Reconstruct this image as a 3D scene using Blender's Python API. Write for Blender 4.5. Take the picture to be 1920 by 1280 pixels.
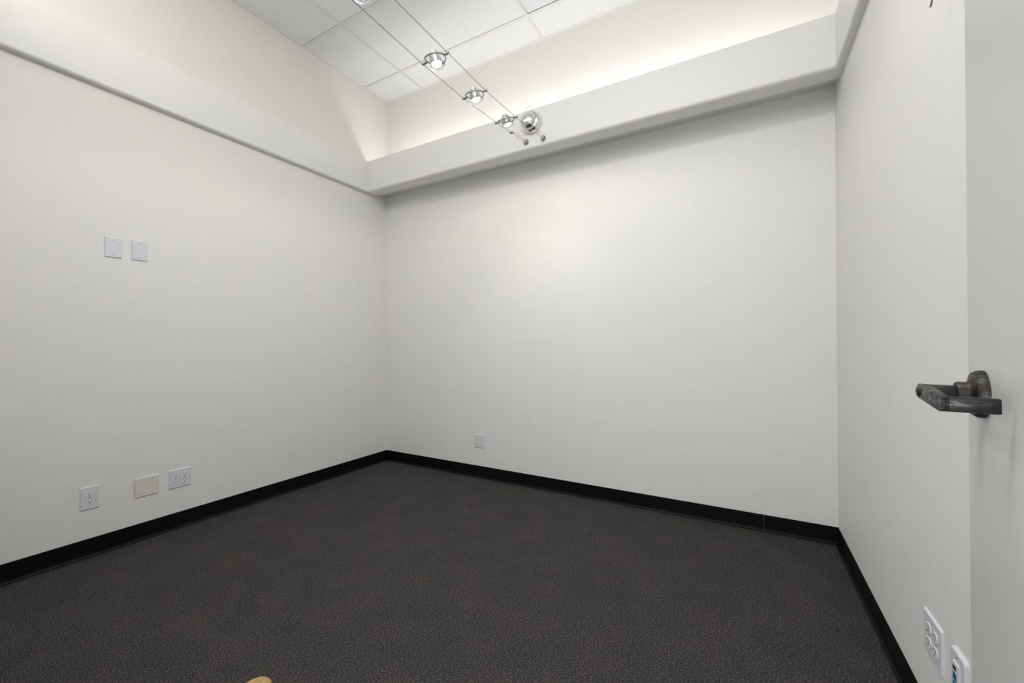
import bpy, bmesh, math, random
from mathutils import Vector, Matrix
PI = math.pi
for o in list(bpy.data.objects): bpy.data.objects.remove(o)
S = bpy.context.scene
COL = S.collection

# ------------------------------------------------------------------ camera
CAM = Vector((3.057, -2.905, 1.13))
yaw, pitch, roll, fpx = .5146, .0066, -.0033, 770.14
F = Vector((-math.sin(yaw)*math.cos(pitch), math.cos(yaw)*math.cos(pitch), math.sin(pitch)))
R = Vector((math.cos(yaw), math.sin(yaw), 0)); U = R.cross(F)
R2 = R*math.cos(roll)+U*math.sin(roll); U2 = -R*math.sin(roll)+U*math.cos(roll)
cd = bpy.data.cameras.new('camera'); cam = bpy.data.objects.new('camera', cd); COL.objects.link(cam)
cd.sensor_width = 36; cd.lens = fpx/1920*36; cd.clip_start = .02
cam.matrix_world = Matrix(((R2.x, U2.x, -F.x, CAM.x), (R2.y, U2.y, -F.y, CAM.y), (R2.z, U2.z, -F.z, CAM.z), (0, 0, 0, 1)))
S.camera = cam
# ------------------------------------------------------------------ colour, world, lights
S.view_settings.view_transform = 'Standard'; S.view_settings.look = 'None'
S.view_settings.gamma = 1; S.view_settings.use_curve_mapping = False
S.view_settings.exposure = 0.06
w = bpy.data.worlds.new('world'); S.world = w; w.use_nodes = True
w.node_tree.nodes['Background'].inputs[0].default_value = (.93, .97, 1, 1)
w.node_tree.nodes['Background'].inputs[1].default_value = 2.7
def light(name, kind, loc, power, color=(1, 1, 1), target=None, **k):
    d = bpy.data.lights.new(name, kind); d.energy = power; d.color = color
    for a, b in k.items(): setattr(d, a, b)
    o = bpy.data.objects.new(name, d); COL.objects.link(o); o.location = loc
    if target is not None:
        o.rotation_euler = (Vector(target)-Vector(loc)).to_track_quat('-Z', 'Y').to_euler()
    return o
YF0 = -2.86
WARM = (1, .985, .96); NEUT = (1, .995, .985)
# added out-of-view ceiling panel that fills the room (its diffuser is built below)
light('light_added_fill_panel', 'AREA', (2.314, -2.40, 3.47), 30, NEUT, (2.314, -2.40, 0), shape='RECTANGLE', size=1.15, size_y=.55)
# cove strip lying on the ledge of the back beam, shining up
light('light_cove', 'AREA', (1.76, -.20, 2.762), 4.8, (1, .985, .95), (1.76, -.17, 3.5), shape='RECTANGLE', size=3.3, size_y=.03)

light('light_added_fill_strip', 'AREA', (1.76, YF0+.20, 2.762), 20, (1, .99, .97), (1.76, YF0+.30, 3.5), shape='RECTANGLE', size=3.3, size_y=.03)  # unseen strip behind the camera, added to lift ceiling and upper walls

# ------------------------------------------------------------------ materials
def mat(name, col, rough=.6, metal=0, **k):
    m = bpy.data.materials.new(name); m.use_nodes = True
    b = m.node_tree.nodes['Principled BSDF']
    b.inputs['Base Color'].default_value = (*col, 1); b.inputs['Roughness'].default_value = rough
    b.inputs['Metallic'].default_value = metal
    for a, v in k.items():
        b.inputs[a.replace('_', ' ')].default_value = v
    return m
def nd(m, t, **k):
    n = m.node_tree.nodes.new(t)
    for a, v in k.items():
        if a in n.inputs: n.inputs[a].default_value = v
        else: setattr(n, a, v)
    return n
def lk(m, a, b): m.node_tree.links.new(a, b)
def bsdf(m): return m.node_tree.nodes['Principled BSDF']
def geo(m):
    return nd(m, 'ShaderNodeNewGeometry').outputs['Position']
def bump(m, height, strength, dist):
    b = nd(m, 'ShaderNodeBump'); b.inputs['Strength'].default_value = strength; b.inputs['Distance'].default_value = dist
    lk(m, height, b.inputs['Height']); lk(m, b.outputs[0], bsdf(m).inputs['Normal']); return b
def ramp(m, fac, stops):
    r = nd(m, 'ShaderNodeValToRGB'); e = r.color_ramp.elements
    e[0].position, e[0].color = stops[0][0], (*stops[0][1], 1); e[1].position, e[1].color = stops[-1][0], (*stops[-1][1], 1)
    for p, c in stops[1:-1]:
        x = e.new(p); x.color = (*c, 1)
    lk(m, fac, r.inputs[0]); return r
def paint(name, col, rough=.55, tex=.25):
    m = mat(name, col, rough); p = geo(m)
    n = nd(m, 'ShaderNodeTexNoise'); n.inputs['Scale'].default_value = 130; n.inputs['Detail'].default_value = 3
    lk(m, p, n.inputs['Vector'])
    bump(m, n.outputs[0], tex, .0012)
    n2 = nd(m, 'ShaderNodeTexNoise'); n2.inputs['Scale'].default_value = 2.2; n2.inputs['Detail'].default_value = 4
    lk(m, p, n2.inputs['Vector'])
    r = ramp(m, n2.outputs[0], [(.3, tuple(c*.985 for c in col)), (.7, col)])
    lk(m, r.outputs[0], bsdf(m).inputs['Base Color'])
    return m
M = {}
M['wall'] = paint('cream_wall_paint', (.80, .79, .768))
M['trimwhite'] = paint('white_beam_paint', (.815, .808, .79), .5, .1)
M['door'] = paint('grey_door_paint', (.58, .592, .57), .4, .03)
M['frame'] = paint('door_frame_paint', (.55, .56, .54), .4, .03)
M['grid'] = mat('ceiling_grid_enamel', (.84, .84, .83), .4)
M['plenum'] = mat('plenum_dark', (.03, .03, .03), .9)
# ceiling tile: mineral fibre with pinholes
m = mat('mineral_fibre_tile', (.91, .915, .92), .9); p = geo(m)
v = nd(m, 'ShaderNodeTexVoronoi'); v.inputs['Scale'].default_value = 150; lk(m, p, v.inputs['Vector'])
n = nd(m, 'ShaderNodeTexNoise'); n.inputs['Scale'].default_value = 45; n.inputs['Detail'].default_value = 3; lk(m, p, n.inputs['Vector'])
ma = nd(m, 'ShaderNodeMath', operation='MULTIPLY'); lk(m, v.outputs['Distance'], ma.inputs[0])
mb = nd(m, 'ShaderNodeMath', operation='POWER'); lk(m, n.outputs[0], mb.inputs[0]); mb.inputs[1].default_value = -1.6
lk(m, mb.outputs[0], ma.inputs[1])
# distance * noise^-1.6 : small only in few cells
r = ramp(m, ma.outputs[0], [(.22, (.50, .50, .50)), (.48, (.91, .915, .92))])
lk(m, r.outputs[0], bsdf(m).inputs['Base Color'])
bump(m, ma.outputs[0], .3, .001)
M['tile'] = m
# carpet: short charcoal loop pile
m = mat('charcoal_loop_carpet', (.05, .048, .045), .95); p = geo(m)
mp = nd(m, 'ShaderNodeMapping'); mp.inputs['Rotation'].default_value = (0, 0, .6); mp.inputs['Scale'].default_value = (.9, 1.5, 1); lk(m, p, mp.inputs[0])
n = nd(m, 'ShaderNodeTexNoise'); n.inputs['Scale'].default_value = 165; n.inputs['Detail'].default_value = 6; n.inputs['Roughness'].default_value = .85
lk(m, mp.outputs[0], n.inputs['Vector'])
v = nd(m, 'ShaderNodeTexVoronoi'); v.inputs['Scale'].default_value = 210; lk(m, mp.outputs[0], v.inputs['Vector'])
r = ramp(m, n.outputs[0], [(.37, (.007, .0066, .0063)), (.47, (.031, .0297, .0282)), (.54, (.073, .0697, .066)), (.65, (.29, .28, .268))])
mx = nd(m, 'ShaderNodeMix', data_type='RGBA', blend_type='MULTIPLY'); mx.inputs[0].default_value = .45
r2 = ramp(m, v.outputs['Distance'], [(0, (1.25, 1.25, 1.25)), (.8, (.35, .35, .35))])
lk(m, r.outputs[0], mx.inputs[6]); lk(m, r2.outputs[0], mx.inputs[7])
lk(m, mx.outputs[2], bsdf(m).inputs['Base Color'])
bump(m, n.outputs[0], .5, .0025)
bsdf(m).inputs['Specular IOR Level'].default_value = .15
n3 = nd(m, 'ShaderNodeTexNoise'); n3.inputs['Scale'].default_value = 6; n3.inputs['Detail'].default_value = 3; lk(m, p, n3.inputs['Vector'])
mx2 = nd(m, 'ShaderNodeMix', data_type='RGBA', blend_type='MULTIPLY'); mx2.inputs[0].default_value = 1
r3 = ramp(m, n3.outputs[0], [(.35, (.88, .89, .89)), (.65, (1.06, 1.03, 1.01))])
lk(m, mx.outputs[2], mx2.inputs[6]); lk(m, r3.outputs[0], mx2.inputs[7]); lk(m, mx2.outputs[2], bsdf(m).inputs['Base Color'])
M['carpet'] = m
M['vinyl'] = mat('black_vinyl', (.003, .003, .0032), .5, 0, Specular_IOR_Level=.18)
M['plate'] = mat('white_plastic', (.69, .715, .77), .3)
M['plateface'] = mat('white_socket_plastic', (.80, .80, .79), .3)
M['cream'] = mat('cream_plastic', (.71, .705, .65), .35)
M['slot'] = mat('socket_slot', (.02, .02, .02), .6)
M['screw'] = mat('screw_steel', (.36, .36, .34), .4, .8)
M['blue'] = mat('blue_jack_plastic', (.01, .13, .25), .4)
M['chrome'] = mat('polished_chrome', (.78, .78, .78), .12, 1)
M['steel'] = mat('brushed_dark_steel', (.40, .40, .40), .35, 1)
M['cablem'] = mat('steel_cable', (.16, .16, .16), .45, .7)
M['cord'] = mat('cream_cord', (.62, .58, .45), .5)
M['brown'] = mat('brown_metal', (.10, .06, .04), .4, .6)
M['reflector'] = mat('silver_reflector', (.5, .5, .52), .28, 1)
M['glass'] = mat('clear_glass', (.88, .89, .90), .12, 0, Transmission_Weight=.8, IOR=1.3)
M['bulb'] = mat('lit_bulb', (1, 1, 1), .3, 0, Emission_Color=(1, .98, .95, 1), Emission_Strength=3.0)
M['diffuser'] = mat('prismatic_diffuser', (.62, .63, .65), .35, 0, Emission_Color=(.92, .95, 1, 1), Emission_Strength=.2)
M['tube'] = mat('lit_tube', (.9, .9, .9), .3, 0, Emission_Color=(1, .97, .92, 1), Emission_Strength=2.5)
# perforated chrome: rows of round holes following the dome
m = mat('perforated_chrome', (.8, .8, .8), .18, 1)
tc = nd(m, 'ShaderNodeTexCoord')
v = nd(m, 'ShaderNodeTexVoronoi'); v.inputs['Scale'].default_value = 125; v.inputs['Randomness'].default_value = .12
lk(m, tc.outputs['Object'], v.inputs['Vector'])
r = ramp(m, v.outputs['Distance'], [(.26, (.015, .015, .015)), (.36, (.85, .85, .85))])
lk(m, r.outputs[0], bsdf(m).inputs['Base Color'])
M['perf'] = m
# oil rubbed bronze with scuffs
m = mat('worn_bronze', (.05, .045, .04), .38, .75); tc = nd(m, 'ShaderNodeTexCoord')
mp = nd(m, 'ShaderNodeMapping'); mp.inputs['Scale'].default_value = (1.3, .5, 2.4); lk(m, tc.outputs['Object'], mp.inputs[0])
n = nd(m, 'ShaderNodeTexNoise'); n.inputs['Scale'].default_value = 55; n.inputs['Detail'].default_value = 6; n.inputs['Roughness'].default_value = .7
lk(m, mp.outputs[0], n.inputs['Vector'])
r = ramp(m, n.outputs[0], [(.45, (.034, .030, .027)), (.58, (.060, .056, .053)), (.72, (.22, .245, .27))])
lk(m, r.outputs[0], bsdf(m).inputs['Base Color'])
r = ramp(m, n.outputs[0], [(.4, (.52, .52, .52)), (.7, (.3, .3, .3))])
lk(m, r.outputs[0], bsdf(m).inputs['Roughness'])
M['bronze'] = m
# tan nubuck
m = mat('tan_leather', (.50, .33, .13), .7); tc = nd(m, 'ShaderNodeTexCoord')
n = nd(m, 'ShaderNodeTexNoise'); n.inputs['Scale'].default_value = 60; n.inputs['Detail'].default_value = 5; lk(m, tc.outputs['Object'], n.inputs['Vector'])
r = ramp(m, n.outputs[0], [(.3, (.40, .24, .08)), (.7, (.60, .38, .135))]); lk(m, r.outputs[0], bsdf(m).inputs['Base Color'])
bump(m, n.outputs[0], .3, .001); M['tan'] = m
M['sole'] = mat('dark_rubber_sole', (.02, .014, .01), .7)
M['lace'] = mat('brown_lace', (.12, .07, .03), .8)

# ------------------------------------------------------------------ mesh helpers
def link(name, bm, m, parent=None, smooth=False, loc=None):
    me = bpy.data.meshes.new(name); bmesh.ops.recalc_face_normals(bm, faces=bm.faces); bm.to_mesh(me); bm.free()
    for x in (m if isinstance(m, (list, tuple)) else [m]): me.materials.append(x)
    if smooth:
        for f in me.polygons: f.use_smooth = True
        me.set_sharp_from_angle(angle=math.radians(38))
    o = bpy.data.objects.new(name, me); COL.objects.link(o)
    if parent: o.parent = parent
    if loc is not None: o.location = loc
    return o
def empty(name, loc, rot=(0, 0, 0)):
    o = bpy.data.objects.new(name, None); COL.objects.link(o); o.location = loc; o.rotation_euler = rot
    o.empty_display_size = .05; return o
def tag(o, label=None, cat=None, group=None, kind=None):
    if label: o['label'] = label
    if cat: o['category'] = cat
    if group: o['group'] = group
    if kind: o['kind'] = kind
    return o
def box(bm, lo, hi, bev=0, seg=2):
    lo, hi = Vector(lo), Vector(hi); c = (lo+hi)/2; s = hi-lo
    r = bmesh.ops.create_cube(bm, size=1, matrix=Matrix.Translation(c) @ Matrix.Diagonal((*s, 1)))
    if bev:
        es = list({e for v in r['verts'] for e in v.link_edges})
        bmesh.ops.bevel(bm, geom=es, offset=bev, segments=seg, profile=.5, affect='EDGES')
def prism(bm, pts, axis, a, b):
    """extrude a closed 2-D outline along an axis from a to b"""
    def P(p, t):
        if axis == 'x': return (t, p[0], p[1])
        if axis == 'y': return (p[0], t, p[1])
        return (p[0], p[1], t)
    A = [bm.verts.new(P(p, a)) for p in pts]; B = [bm.verts.new(P(p, b)) for p in pts]
    bm.faces.new(A); bm.faces.new(B)
    for i in range(len(pts)):
        j = (i+1) % len(pts); bm.faces.new((A[i], A[j], B[j], B[i]))
def catmull(pts, n=6):
    P = [Vector(p) for p in pts]; P = [P[0]]+P+[P[-1]]; out = []
    for a, b, c, d in zip(P, P[1:], P[2:], P[3:]):
        for k in range(n):
            t = k/n; out.append(.5*((2*b)+(c-a)*t+(2*a-5*b+4*c-d)*t*t+(3*b-a-3*c+d)*t**3))
    return out+[P[-1]]
def tube(bm, pts, r, seg=10, closed=False):
    pts = [Vector(p) for p in pts]; n = len(pts); rings = []
    up = None
    for i, p in enumerate(pts):
        if closed: t = pts[(i+1) % n]-pts[i-1]
        else: t = pts[min(i+1, n-1)]-pts[max(i-1, 0)]
        t.normalize()
        if up is None: up = t.orthogonal().normalized()
        else: up = (up-t*up.dot(t)).normalized()
        s = t.cross(up); rr = r[i] if isinstance(r, (list, tuple)) else r
        rings.append([bm.verts.new(p+(up*math.cos(a)+s*math.sin(a))*rr) for a in [2*PI*k/seg for k in range(seg)]])
    m_ = n if closed else n-1
    for i in range(m_):
        A, B = rings[i], rings[(i+1) % n]
        off = 0
        if closed and i == n-1:
            off = min(range(seg), key=lambda k: (B[k].co-A[0].co).length)
        for k in range(seg):
            bm.faces.new((A[k], A[(k+1) % seg], B[(k+1+off) % seg], B[(k+off) % seg]))
    if not closed:
        bm.faces.new(rings[0]); bm.faces.new(rings[-1])
def lathe(bm, prof, seg=32, mtx=None):
    """prof: list of (radius, height) revolved about +z"""
    mtx = mtx or Matrix(); rings = []
    for r_, z in prof:
        if r_ < 1e-6: rings.append([bm.verts.new(mtx @ Vector((0, 0, z)))])
        else: rings.append([bm.verts.new(mtx @ Vector((r_*math.cos(a), r_*math.sin(a), z))) for a in [2*PI*k/seg for k in range(seg)]])
    for A, B in zip(rings, rings[1:]):
        if len(A) == 1 and len(B) == 1: continue
        for k in range(seg):
            l = (k+1) % seg
            if len(A) == 1: bm.faces.new((A[0], B[l], B[k]))
            elif len(B) == 1: bm.faces.new((A[k], A[l], B[0]))
            else: bm.faces.new((A[k], A[l], B[l], B[k]))

# ------------------------------------------------------------------ the room
W, ZC, YF = 3.51, 3.50, -2.86        # width, ceiling height, inner face of the front wall
T = .12
DX0, DX1, DH = 2.385, 3.262, 2.14    # doorway
def struct(name, bm, m, **k): return tag(link(name, bm, m, **k), kind='structure')
bm = bmesh.new(); box(bm, (-T, -5.2, -.1), (W+T, T, 0)); struct('floor', bm, M['carpet'])
bm = bmesh.new(); box(bm, (-T, YF-T, 0), (0, T, ZC+.16)); struct('wall_left', bm, M['wall'])
bm = bmesh.new(); box(bm, (W, YF-T, 0), (W+T, T, ZC+.16)); struct('wall_right', bm, M['wall'])
bm = bmesh.new(); box(bm, (0, 0, 0), (W, T, ZC+.16)); struct('wall_back', bm, M['wall'])
bm = bmesh.new()
box(bm, (0, YF-T, 0), (DX0-.03, YF, ZC+.16)); box(bm, (DX1+.03, YF-T, 0), (W, YF, ZC+.16)); box(bm, (DX0-.03, YF-T, DH+.03), (DX1+.03, YF, ZC+.16))
struct('wall_front', bm, M['wall'])
# ceiling: mineral tiles seated in a T-bar grid, dark plenum above
xs = [0, .464, 1.704, 2.923, W]; ys = [0, -.2765, -.884, -1.491, -2.098, -2.705, YF]
TRO = {(2, 1), (2, 4)}
bm = bmesh.new(); random.seed(4)
for i in range(4):
    for j in range(6):
        if (i, j) in TRO: continue
        gx = .0119; x0, x1 = xs[i]+gx, xs[i+1]-gx; y1, y0 = ys[j]-.0137, ys[j+1]+.011
        dx = random.uniform(0, .0012)
        box(bm, (x0+dx, y0, ZC+.004), (x1-.001, y1, ZC+.02))
tiles = bm
bm2 = bmesh.new(); box(bm2, (0, YF, ZC+.1), (W, 0, ZC+.16))
o = struct('ceiling', tiles, M['tile'])
o2 = link('plenum', bm2, M['plenum'], o)
bm = bmesh.new()
for x in xs[1:-1]:
    box(bm, (x-.012, YF+.022, ZC), (x+.012, -.022, ZC+.0035)); box(bm, (x-.001, YF, ZC+.0035), (x+.001, 0, ZC+.035))
for y in ys[1:-1]:
    for a, b in zip(xs, xs[1:]):
        a2 = .022 if a == 0 else a+.012; b2 = W-.022 if b == W else b-.012
        box(bm, (a2, y-.012, ZC), (b2, y+.012, ZC+.0035)); box(bm, (a+.012, y-.001, ZC+.0035), (b-.012, y+.001, ZC+.035))
struct('trim_1', bm, M['grid'])
bm = bmesh.new()   # wall angle round the ceiling
for lo, hi in (((0, YF, ZC-.0), (.022, 0, ZC+.0035)), ((W-.022, YF, ZC), (W, 0, ZC+.0035)), ((.022, -.022, ZC), (W-.022, 0, ZC+.0035)), ((.022, YF, ZC), (W-.022, YF+.022, ZC+.0035))):
    box(bm, lo, hi)
struct('trim_2', bm, M['grid'])
# beams (boxed ledges) round the room, lower edges bullnosed
ZB, ZT, ZS = 2.5396, 2.8228, 2.5846
def arc(cx, cz, r, a0, a1, n=6): return [(cx+r*math.cos(a0+(a1-a0)*k/n), cz+r*math.sin(a0+(a1-a0)*k/n)) for k in range(n+1)]
DB, DS, DL, DR = .2657, .1483, .0384, .0364
bm = bmesh.new()
prof = [(0, 2.68), (-DB+.022, 2.68), (-DB+.022, ZT)]+arc(-DB+.006, ZT-.006, .006, PI/2, PI, 3)+arc(-DB+.02, ZB+.02, .02, PI, 1.5*PI)+[(-DS, ZB), (-DS, ZS), (0, ZS)]
prism(bm, prof, 'x', 0, W); struct('trim_3', bm, M['trimwhite'], smooth=True)
bm = bmesh.new()
prof = [(YF, ZB), (YF, 2.68), (YF+DB-.022, 2.68), (YF+DB-.022, ZT), (YF+DB-.004, ZT), (YF+DB, ZT-.004)]+arc(YF+DB-.02, ZB+.02, .02, 0, -PI/2)
prism(bm, prof, 'x', 0, W); struct('trim_7', bm, M['trimwhite'], smooth=True)
bm = bmesh.new()
prof = [(0, ZT)]+[(0, ZB)]+arc(DL-.016, ZB+.016, .016, 1.5*PI, 2*PI)+arc(DL-.006, ZT-.006, .006, 0, PI/2, 3)
prism(bm, prof, 'y', YF+DB-.001, -DB+.001); struct('trim_4', bm, M['trimwhite'], smooth=True)
bm = bmesh.new()
prof = [(W, ZT)]+[(W, ZB)]+arc(W-DR+.016, ZB+.016, .016, 1.5*PI, PI)+arc(W-DR+.006, ZT-.006, .006, PI, PI/2, 3)
prism(bm, prof, 'y', YF+DB-.001, -DB+.001); struct('trim_5', bm, M['trimwhite'], smooth=True)
# cove base
HB = .099
bp = [(0, 0), (0, HB), (.0015, HB), (.003, HB-.002), (.003, .018), (.0045, .010), (.008, .0055), (.0135, .0045), (.015, .003), (.015, 0)]
def baseboard(name, runs):
    bm = bmesh.new()
    for kind, at, a, b in runs:
        if kind == 'L': prism(bm, [(at+p[0], p[1]) for p in bp], 'y', a, b)
        if kind == 'R': prism(bm, [(at-p[0], p[1]) for p in bp], 'y', a, b)
        if kind == 'B': prism(bm, [(at-p[0], p[1]) for p in bp], 'x', a, b)
        if kind == 'F': prism(bm, [(at+p[0], p[1]) for p in bp], 'x', a, b)
    struct(name, bm, M['vinyl'])
baseboard('baseboard_left', [('L', 0, -2.84, -1.7112), ('L', 0, -1.7104, 0)])
baseboard('baseboard_back', [('B', 0, 0, .6956), ('B', 0, .6964, 3.1526), ('B', 0, 3.1534, W)])
baseboard('baseboard_right', [('R', W, -2.84, 0)])
baseboard('baseboard_front', [('F', YF, .016, DX0-.085), ('F', YF, DX1+.085, W-.016)])
# door frame
bm = bmesh.new()
for x0, x1 in ((DX0-.03, DX0), (DX1, DX1+.03)): box(bm, (x0, YF-T-.01, 0), (x1, YF+.006, DH))
box(bm, (DX0-.03, YF-T-.01, DH), (DX1+.03, YF+.006, DH+.03))
for x0, x1 in ((DX0-.08, DX0-.01), (DX1+.01, DX1+.08)): box(bm, (x0, YF+.0, 0), (x1, YF+.014, DH+.08), .002)
box(bm, (DX0-.01, YF, DH+.01), (DX1+.01, YF+.014, DH+.08), .002)
struct('trim_6', bm, M['frame'])

# ------------------------------------------------------------------ open door with lever handle
AD = math.radians(7.0)
u = Vector((math.sin(AD), math.cos(AD), 0)); nrm = Vector((-math.cos(AD), math.sin(AD), 0))
SP = Vector((3.349, -2.077, 1.0575))        # centre of the rose on the door face
DW, BS, DT = .845, .072, .044
# door local frame: x along the door from hinge to latch, y into the room (face normal), z up
hinge = SP-u*(DW-BS); hinge.z = .006
door = bpy.data.objects.new('door_1', None)
bm = bmesh.new(); box(bm, (0, -DT, 0), (DW, 0, DH-.01), .0015, 2)
me_door = link('door_1', bm, M['door'])
bpy.data.objects.remove(door)
door = me_door; door.name = 'door_1'
door.matrix_world = Matrix(((u.x, nrm.x, 0, hinge.x), (u.y, nrm.y, 0, hinge.y), (0, 0, 1, hinge.z), (0, 0, 0, 1)))
tag(door, kind='structure')
hx, hz = DW-BS, SP.z-hinge.z
hd = empty('door_handle', (hx, 0, hz)); hd.parent = door; hd['label'] = 'dark worn bronze lever handle'
Ry = Matrix.Rotation(-PI/2, 4, 'X')   # lathe +z -> +y
def ylathe(bm, prof, x=0, z=0, seg=36): lathe(bm, prof, seg, Matrix.Translation((x, 0, z)) @ Ry)
bm = bmesh.new()
ylathe(bm, [(0, 0), (.0335, 0), (.0335, .003), (.0328, .007), (.030, .011), (.0245, .0115), (.020, .0135), (.0172, .016), (.0165, .019), (.0165, .026), (.0155, .0275), (0, .0275)])
link('rose', bm, M['bronze'], hd, True)
bm = bmesh.new()   # neck, outer lever bar and return in one casting
def lever(bm):
    L = .118; dz = -.004
    box(bm, (-.012, .025, -.0095), (.012, .064, .0105), .0025)
    # outer bar: tapers from the neck towards the return, droops slightly
    secs = []
    for t, h0, h1 in ((0, -.0105, .0110), (1, -.0100, .0090)):
        x = .012-(L+.012)*t
        secs.append([bm.verts.new((x, y, dz*t+z)) for y, z in ((.053, h0), (.065, h0), (.065, h1), (.053, h1))])
    A, B = secs
    bm.faces.new(A); bm.faces.new(B)
    fs = [bm.faces.new((A[k], A[(k+1) % 4], B[(k+1) % 4], B[k])) for k in range(4)]
    es = list({e for f in fs for e in f.edges}); bmesh.ops.bevel(bm, geom=es, offset=.0016, segments=2, profile=.5, affect='EDGES')
    box(bm, (-L, .011, dz-.0100), (-L+.011, .0645, dz+.0088), .0016)
lever(bm); link('lever', bm, M['bronze'], hd, True)
bm = bmesh.new(); ylathe(bm, [(0, .064), (.0075, .064), (.0075, .0668), (.006, .068), (.0025, .068), (.002, .0672), (0, .0672)], 0, 0)
link('lock_button', bm, M['bronze'], hd, True)
bm = bmesh.new()
box(bm, (DW-.0005, -.036, hz-.055), (DW+.0012, -.008, hz+.055), .0004); link('latch_plate', bm, M['steel'], door)
for z in (.2, 1.05, 1.9):
    bm = bmesh.new(); tube(bm, [(-.004, .006, z-.05), (-.004, .006, z+.05)], .006, 12); link('hinge', bm, M['steel'], door, True)

# ------------------------------------------------------------------ wall plates
# local frame: x along the wall (to the viewer's right), z up, y = towards the wall (-y faces the viewer)
def receptacle(cx, cz, parent):
    bm = bmesh.new(); pts = []
    for a in range(40):
        t = 2*PI*a/40; x = .0168*math.cos(t); z = .0168*math.sin(t); pts.append((cx+x, cz+max(-.0132, min(.0132, z))))
    prism(bm, pts, 'y', -.0078, -.003)
    f = link('socket', bm, M['plateface'], parent)
    bm = bmesh.new()
    box(bm, (cx-.0075, -.0081, cz-.0005), (cx-.0052, -.0076, cz+.0085)); box(bm, (cx+.0052, -.0081, cz+.0005), (cx+.0075, -.0076, cz+.008))
    pts = [(cx+.0027*math.cos(a), cz-.0065+.0027*math.sin(a)) for a in [PI*k/8 for k in range(9)]]+[(cx-.0027, cz-.0092), (cx+.0027, cz-.0092)]
    prism(bm, pts, 'y', -.0081, -.0076)
    link('socket_slots', bm, M['slot'], f)
def screw(cx, cz, parent, r=.0031):
    bm = bmesh.new(); lathe(bm, [(0, 0), (r, 0), (r*.8, .0008), (0, .001)], 16, Matrix.Translation((cx, -.0058, cz)) @ Matrix.Rotation(PI/2, 4, 'X'))
    s = link('screw', bm, M['screw'], parent, True)
    bm = bmesh.new(); box(bm, (cx-r*.8, -.0071, cz-.0004), (cx+r*.8, -.0066, cz+.0004)); link('screw_slot', bm, M['slot'], s)
def plate(name, loc, rz, wd, ht, mt, label, cat, group, kind, rad=.0025):
    t = tag(empty(name, loc, (0, 0, rz)), label, cat, group)
    bm = bmesh.new(); wb = .0035
    back = [(-wd/2, -ht/2), (wd/2, -ht/2), (wd/2, ht/2), (-wd/2, ht/2)]
    A = [bm.verts.new((x, 0, z)) for x, z in back]; Bv = [bm.verts.new((x, -.0025, z)) for x, z in back]
    C = [bm.verts.new((x-math.copysign(wb, x), -.006, z-math.copysign(wb, z))) for x, z in back]
    bm.faces.new(A); bm.faces.new(C)
    for P_, Q in ((A, Bv), (Bv, C)):
        for k in range(4): bm.faces.new((P_[k], P_[(k+1) % 4], Q[(k+1) % 4], Q[k]))
    link('cover_plate', bm, mt, t)
    if kind == 'duplex':
        for z in (.0195, -.0195): receptacle(0, z, t)
        screw(0, 0, t)
    if kind == 'quad':
        for x in (-.023, .023):
            for z in (.0195, -.0195): receptacle(x, z, t)
            screw(x, 0, t)
    if kind == 'blank2':
        for x in (-.023, .023):
            for z in (.040, -.042): screw(x, z, t)
    if kind == 'blank1':
        for z in (.040, -.040): screw(0, z, t)
    return t
LW = PI/2     # left wall: local -y must look to +x, local x to +y
plate('power_outlet', (0, -2.101, .3155), LW, .073, .122, M['plate'], 'white duplex power outlet with two sockets low on left wall', 'outlet', 'power outlets low on the walls', 'duplex')
bp2 = plate('blank_wall_plate', (0, -1.859, .306), LW, .113, .114, M['cream'], 'wide cream blank cover plate with four screws low on left wall', 'wall plate', 'blank wall plates', 'blank2')
bm = bmesh.new()      # chipped paint bead left round the blank plate
random.seed(2); pts = []
for k in range(9): pts.append((-.0575-random.uniform(0, .002), -.002, -.035+.009*k))
tube(bm, pts, [.0012+random.uniform(0, .0016) for _ in pts], 6); link('paint_bead', bm, M['cream'], bp2)
bm = bmesh.new(); tube(bm, [(-.008+.004*k, -.0015, .0575+random.uniform(0, .0012)) for k in range(6)], .0014, 6); link('paint_bead', bm, M['cream'], bp2)
plate('power_outlet', (0, -1.6965, .3085), LW, .114, .114, M['plate'], 'white four-socket power outlet low on left wall beside the blank cream plate', 'outlet', 'power outlets low on the walls', 'quad')
plate('blank_wall_plate', (0, -2.009, 1.676), LW, .072, .114, M['plate'], 'small white blank plate at mid height on left wall, the one farther from the corner', 'wall plate', 'blank wall plates', 'blank1')
plate('blank_wall_plate', (0, -1.896, 1.679), LW, .072, .114, M['plate'], 'small white blank plate at mid height on left wall, the one nearer the corner', 'wall plate', 'blank wall plates', 'blank1')
plate('power_outlet', (1.095, 0, .309), 0, .114, .112, M['plate'], 'white four-socket power outlet low on the back wall', 'outlet', 'power outlets low on the walls', 'quad')
plate('power_outlet', (W, -1.342, .309), -PI/2, .125, .118, M['plate'], 'white four-socket power outlet low on right wall near the baseboard', 'outlet', 'power outlets low on the walls', 'quad')
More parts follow.
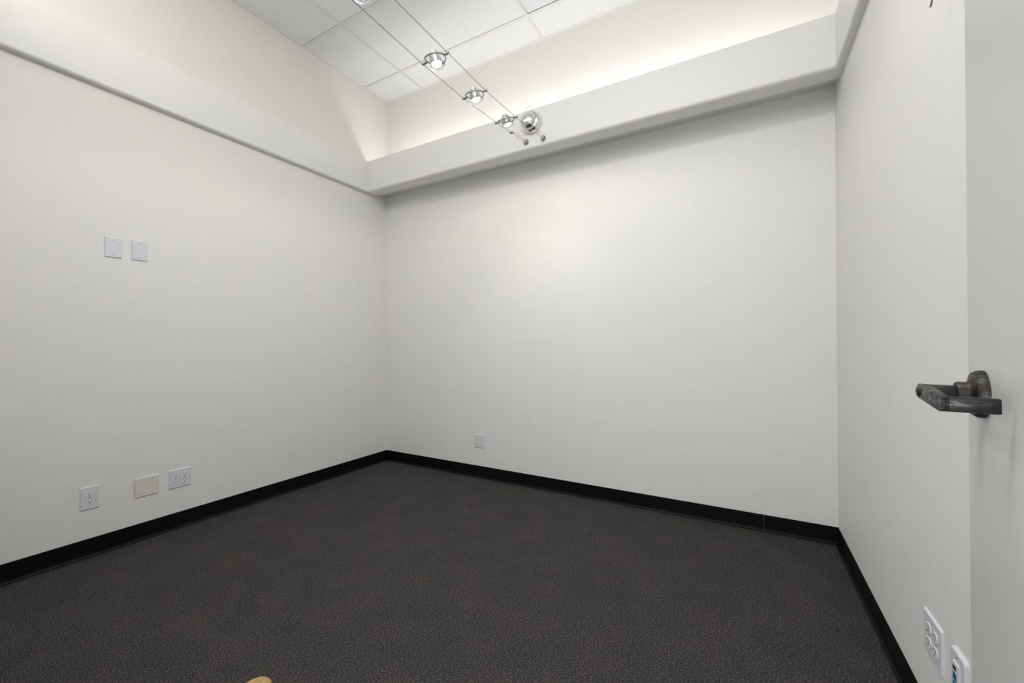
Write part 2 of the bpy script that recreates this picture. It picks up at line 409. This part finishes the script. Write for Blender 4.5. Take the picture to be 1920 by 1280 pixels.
# data plate with blue jacks
t = tag(empty('data_plate', (W, -1.503, .318), (0, 0, -PI/2)), 'white data plate with blue jacks low on right wall, half behind the door', 'wall plate')
bm = bmesh.new(); r_ = .010; wd, ht = .079, .122; out = []
for cx_, cz_, a0 in ((wd/2-r_, ht/2-r_, 0), (-wd/2+r_, ht/2-r_, PI/2), (-wd/2+r_, -ht/2+r_, PI), (wd/2-r_, -ht/2+r_, 1.5*PI)): out += arc(cx_, cz_, r_, a0, a0+PI/2, 4)
A = [bm.verts.new((x, 0, z)) for x, z in out]; B = [bm.verts.new((x, -.005, z)) for x, z in out]; C = [bm.verts.new((x*.93, -.0085, z*.945)) for x, z in out]
bm.faces.new(A); bm.faces.new(C)
for P_, Q in ((A, B), (B, C)):
    for k in range(len(out)): l = (k+1) % len(out); bm.faces.new((P_[k], P_[l], Q[l], Q[k]))
link('cover_plate', bm, M['plate'], t, True)
bm = bmesh.new(); box(bm, (-.017, -.0110, -.034), (.017, -.008, .034), .001); ins = link('jack_panel', bm, M['plateface'], t)
for z in (.020,): 
    bm = bmesh.new(); box(bm, (-.014, -.0118, z-.006), (.002, -.0108, z+.004)); link('jack_opening', bm, M['slot'], ins)
for z in (-.001, -.022):
    bm = bmesh.new(); box(bm, (-.013, -.0125, z-.008), (.004, -.0105, z+.009), .0006); link('blue_jack', bm, M['blue'], ins)
bm = bmesh.new(); lathe(bm, [(0, 0), (.0034, 0), (.0028, .0012), (0, .0014)], 16, Matrix.Translation((.0, -.008, .048)) @ Matrix.Rotation(PI/2, 4, 'X')); link('screw', bm, M['screw'], t, True)

# ------------------------------------------------------------------ cable lighting
XL, XR = 1.690, 1.825
CY = [(-.288, 2.592, 2.588), (-.50, 2.564, 2.561), (-.67, 2.543, 2.545), (-1.02, 2.514, 2.527), (-1.355, 2.507, 2.531), (-1.79, 2.519, 2.537), (-2.2, 2.545, 2.56), (YF+DB+.022, 2.59, 2.588)]
def cable(x, col, label):
    bm = bmesh.new(); tube(bm, [(x, c[0], c[col]) for c in CY[1:]], .0013, 8)
    o = tag(link('light_cable', bm, M['cablem'], None, True), label, 'cable', 'light cables')
    return o
ca = cable(XL, 1, 'thin dark steel lighting cable, the left of the two strung below the ceiling')
cb = cable(XR, 2, 'thin dark steel lighting cable, the right of the two, ending by the chrome dome')
for x, col, o in ((XL, 1, ca), (XR, 2, cb)):
    a, b = CY[0], CY[1]; pa = Vector((x, a[0], a[col])); pb = Vector((x, b[0], b[col]))
    bm = bmesh.new(); tube(bm, [pb, pb.lerp(pa, .5)+Vector((0, 0, -.002)), pa], .0016, 8); link('end_cord', bm, M['cord'], o, True)
    if col == 1:
        bm = bmesh.new()
        for s in (0, .016):
            q = pb.lerp(pa, .04)+Vector((0, s, 0)); tube(bm, [q+Vector((-.014, 0, 0)), q+Vector((.014, 0, 0))], .0026, 8)
        link('turnbuckle', bm, M['brown'], o, True)
        bm = bmesh.new(); tube(bm, [pb.lerp(pa, .15)+Vector((.012, 0, .008)), pb.lerp(pa, .6)+Vector((.010, 0, .004)), pa+Vector((.004, 0, 0))], .0013, 8); link('cord_tail', bm, M['cord'], o, True)
def anchor(x, z, y, sgn, label):
    t = tag(empty('cable_anchor', (x, y, z)), label, 'anchor', 'cable anchors')
    mt = Matrix.Rotation(PI/2*sgn, 4, 'X')
    bm = bmesh.new(); lathe(bm, [(0, 0), (.020, 0), (.020, .008), (.0175, .011), (.0145, .0105), (.012, .007), (0, .006)], 24, mt); link('base', bm, M['steel'], t, True)
    bm = bmesh.new(); lathe(bm, [(0, .006), (.004, .006), (.004, .014)]+[(.0095*math.sin(PI*k/10), .0225-.0095*math.cos(PI*k/10)) for k in range(2, 10)]+[(0, .032)], 24, mt); link('knob', bm, M['chrome'], t, True)
anchor(XL, 2.594, -DB, 1, 'small round metal cable anchor on the back beam, left of the chrome dome')
anchor(XR, 2.588, -DB, 1, 'small round metal cable anchor on the back beam, below right of the chrome dome')
anchor(XL, 2.59, YF+DB, -1, 'metal cable anchor on the front beam near the door, left cable')
anchor(XR, 2.588, YF+DB, -1, 'metal cable anchor on the front beam near the door, right cable')
# lamp heads
def head_meshes():
    d = {}
    bm = bmesh.new(); n = 40; tube(bm, [(.050*math.cos(2*PI*k/n), .050*math.sin(2*PI*k/n), .003*math.cos(4*PI*k/n)) for k in range(n)], .0036, 8, True)
    d['ring'] = (bm, M['steel'])
    for s in (-1, 1):
        bm = bmesh.new(); tube(bm, [(s*.051, 0, .002), (s*.082, 0, .0)], .006, 12); tube(bm, [(s*.0675, -.007, 0), (s*.0675, .007, 0)], .004, 10)
        d['clip%d' % s] = (bm, M['steel'])
    return d
TIP = Matrix.Rotation(math.radians(14), 4, 'X')
def make_head(loc, label, rt, tilt):
    t = tag(empty('cable_lamp', loc), label, 'lamp', 'cable lamps')
    for k, (bm, m_) in head_meshes().items(): 
        p_ = link('wire_clip' if k.startswith('clip') else 'ring', bm, m_, t, True)
        if k == 'ring': p_.rotation_euler.x = math.radians(rt)
    X = Matrix.Rotation(math.radians(tilt), 4, 'X') @ Matrix.Rotation(math.radians(-11), 4, 'Y')
    bm = bmesh.new(); lathe(bm, [(.022, .022), (.026, .018), (.028, .0), (.032, -.022), (.037, -.034), (.0385, -.0345), (.0335, -.0225), (.0295, 0), (.0275, .019), (.023, .0235), (.022, .022)], 32, X)
    link('glass_shade', bm, M['glass'], t, True)
    bm = bmesh.new(); lathe(bm, [(0, .026), (.012, .026), (.018, .022), (.0225, .016), (.0235, .004), (.025, -.010), (.027, -.026), (.026, -.026), (.022, -.008), (0, -.004)], 32, X)
    link('reflector', bm, M['reflector'], t, True)
    bm = bmesh.new(); lathe(bm, [(0, .040), (.009, .0395), (.0145, .035), (.0150, .027), (.008, .0262), (0, .0262)], 20, X)
    link('lamp_holder', bm, M['chrome'], t, True)
    bm = bmesh.new(); lathe(bm, [(0, -.022), (.0255, -.022), (.0255, -.026), (.019, -.032), (0, -.034)], 28, X)
    link('bulb', bm, M['bulb'], t, True)
    for a in (PI/2, -PI/2):
        bm = bmesh.new(); tube(bm, [(.050*math.cos(a), .050*math.sin(a), (.05*math.sin(a))*math.sin(math.radians(rt))), (.03*math.cos(a), .03*math.sin(a), -.010), (.0215*math.cos(a), .0215*math.sin(a), .004)], .002, 6)
        link('bracket', bm, M['steel'], t, True)
    return t
XM = (XL+XR)/2
heads = [(-.67, 'silver cable lamp nearest the back beam, beside the chrome dome', 17, 19),
         (-1.02, 'silver cable lamp second from the back beam on the two cables', 10, 14),
         (-1.355, 'silver cable lamp third from the back beam, in front of the ceiling tiles', 8, 10),
         (-1.80, 'silver cable lamp cut off by the top edge of the view', 8, 10)]
for y, lab, rt, tilt in heads:
    for a, b in zip(CY, CY[1:]):
        if b[0] <= y <= a[0]:
            f = (y-a[0])/(b[0]-a[0]); z = ((a[1]+a[2])/2)*(1-f)+((b[1]+b[2])/2)*f
    make_head((XM, y, z), lab, rt, tilt)
    light('light_cable_lamp', 'SPOT', (XM, y+.008, z-.040), (1.5 if y == -.67 else 7.6), WARM, (XM, y, 0), spot_size=3.13, spot_blend=.22, shadow_soft_size=.025)
    if y == -.67:
        light('light_wall_washer', 'SPOT', (XM, y+.012, z-.040), 5.5, WARM, (XM-.04, 0, .9), spot_size=1.45, spot_blend=1.0, shadow_soft_size=.03)
# chrome canopy holding the transformer
t = tag(empty('transformer_canopy', (1.738, -DB, 2.720)), 'round chrome dome with perforated face on the back beam', 'light fitting')
mt = Matrix.Rotation(PI/2, 4, 'X')
bm = bmesh.new(); lathe(bm, [(0, 0), (.076, 0), (.078, .004), (.078, .018), (.075, .030), (.068, .042), (.060, .048), (0, .048)], 48, mt); link('base', bm, M['chrome'], t, True)
bm = bmesh.new(); lathe(bm, [(.062, .040), (.060, .050), (.054, .062), (.044, .073), (.030, .081), (.015, .085), (0, .086)], 48, Matrix.Translation((-.010, 0, -.002)) @ mt); link('perforated_cover', bm, M['perf'], t, True)
bm = bmesh.new(); lathe(bm, [(0, .084), (.008, .084), (.008, .092), (.005, .096), (0, .097)], 20, Matrix.Translation((-.006, 0, -.030)) @ mt); link('cap_nut', bm, M['chrome'], t, True)
bm = bmesh.new()
tube(bm, catmull([(-.05, -.012, .062), (-.03, -.04, .088), (.01, -.05, .094), (.035, -.06, .06), (.045, -.07, -.01), (.058, -.06, -.06), (.084, -.03, -.118)]), .0012, 8)
tube(bm, catmull([(.04, -.02, -.06), (.068, -.04, -.085), (.086, -.03, -.120)]), .0014, 8)
tube(bm, catmull([(-.05, -.03, -.055), (-.085, -.05, -.07), (-.100, -.06, -.095), (-.08, -.05, -.115), (-.05, -.03, -.122)]), .0012, 8)
link('power_lead', bm, M['cord'], t, True)

# ------------------------------------------------------------------ ceiling fixtures
def troffer(i, j, label):
    x0, x1, y1, y0 = xs[i]+.0125, xs[i+1]-.0125, ys[j]-.0145, ys[j+1]+.0125
    t = tag(empty('ceiling_light', ((x0+x1)/2, (y0+y1)/2, ZC)), label, 'ceiling light', 'ceiling light panels')
    hx_, hy_ = (x1-x0)/2, (y1-y0)/2
    bm = bmesh.new(); box(bm, (-hx_, -hy_, .006), (hx_, hy_, .012)); link('diffuser', bm, M['diffuser'], t)
    bm = bmesh.new(); box(bm, (-hx_, -hy_, .013), (hx_, hy_, .09)); link('housing', bm, M['grid'], t)
troffer(2, 1, 'flat smooth white light panel set among the speckled ceiling tiles')
troffer(2, 4, 'added flat white fill light panel in the ceiling near the door, out of view')  # unseen panel, added to go with the fill light
for y_, lab in ((-.20, 'strip light lying in the trough of the back ledge'), (YF+.20, 'added unseen fill strip light in the trough of the front ledge near the door')):  # the front strip is an added fill, out of view
    t = tag(empty('cove_light', (1.76, y_, 2.68)), lab, 'strip light', 'strip lights in the ledges')
    bm = bmesh.new(); box(bm, (-1.66, -.025, 0), (1.66, .025, .045), .003); link('housing', bm, M['grid'], t)
    bm = bmesh.new(); tube(bm, [(-1.62, 0, .058), (1.62, 0, .058)], .010, 14); link('tube', bm, M['tube'], t, True)

# ------------------------------------------------------------------ small hook high on the right wall
t = tag(empty('wall_hook', (W, -1.50, 2.03)), 'small dark metal hook high on right wall at the top edge', 'hook')
bm = bmesh.new(); box(bm, (-.003, -.012, .0), (0, .012, .05), .001); link('base', bm, M['steel'], t)
bm = bmesh.new(); tube(bm, [(-.002, 0, .03), (-.02, -.012, .012), (-.036, -.008, -.02), (-.041, .006, -.058)], .0022, 10); link('prong', bm, M['cablem'], t, True)

# ------------------------------------------------------------------ tan shoe, toe just inside the lower edge of the view
sh = tag(empty('shoe', (1.753, -2.298, 0), (0, 0, math.radians(24))), 'tan leather shoe on the dark carpet, only its rounded toe in view', 'shoe')
def foot(y):      # half widths left/right of the last at length y (0 = toe tip, .29 = heel)
    f = max(0, min(1, y/.29))
    w_ = .049*math.sqrt(max(0, 1-(1-min(f/.22, 1))**2)) if f < .22 else .049
    if f > .3: w_ = .049-.011*math.sin((f-.3)/.35*PI/2) if f < .65 else .038
    if f > .9: w_ = .038*math.sqrt(max(0, 1-((f-.9)/.1)**2))
    return max(w_, .002)
ysn = [0, .002, .006, .012, .02, .03, .045, .065, .09, .12, .15, .18, .21, .24, .262, .275, .284, .2895]
def shell(z_of, infl, tops):
    bm = bmesh.new(); rings = []
    for y in ysn:
        w_ = foot(y)+infl; h0, h1 = z_of(y); ring = []
        for k in range(17):
            a = PI*k/16; x = w_*math.cos(a); z = h0+(h1-h0)*(abs(math.sin(a))**tops)
            ring.append(bm.verts.new((x, .20-y, z)))
        ring.append(bm.verts.new((0, .20-y, h0))); rings.append(ring)
    for A, B in zip(rings, rings[1:]):
        for k in range(18): l = (k+1) % 18; bm.faces.new((A[k], A[l], B[l], B[k]))
    bm.faces.new(rings[0]); bm.faces.new(rings[-1]); return bm
def htop(y):
    f = y/.29
    if f < .25: return .020+.038*math.sqrt(max(0, 1-(1-f/.25)**2))
    if f < .55: return .058+.05*(f-.25)/.3
    return .108+.004*math.sin((f-.55)*6)
link('upper', shell(lambda y: (.016, htop(y)), -.002, .6), M['tan'], sh, True)
bm = bmesh.new(); pts = []
for y in ysn: pts.append((foot(y)+.004, .203-y*1.02))
for y in reversed(ysn): pts.append((-foot(y)-.004, .203-y*1.02))
prism(bm, pts, 'z', 0.0, .018); link('sole', bm, M['sole'], sh)
for k in range(4):
    y = .20-(.085+.018*k); z = htop(.085+.018*k)
    bm = bmesh.new(); tube(bm, [(-.022, y, z-.008), (-.01, y-.004, z+.001), (.01, y+.004, z+.001), (.022, y, z-.008)], .0022, 8); link('lace', bm, M['lace'], sh, True)
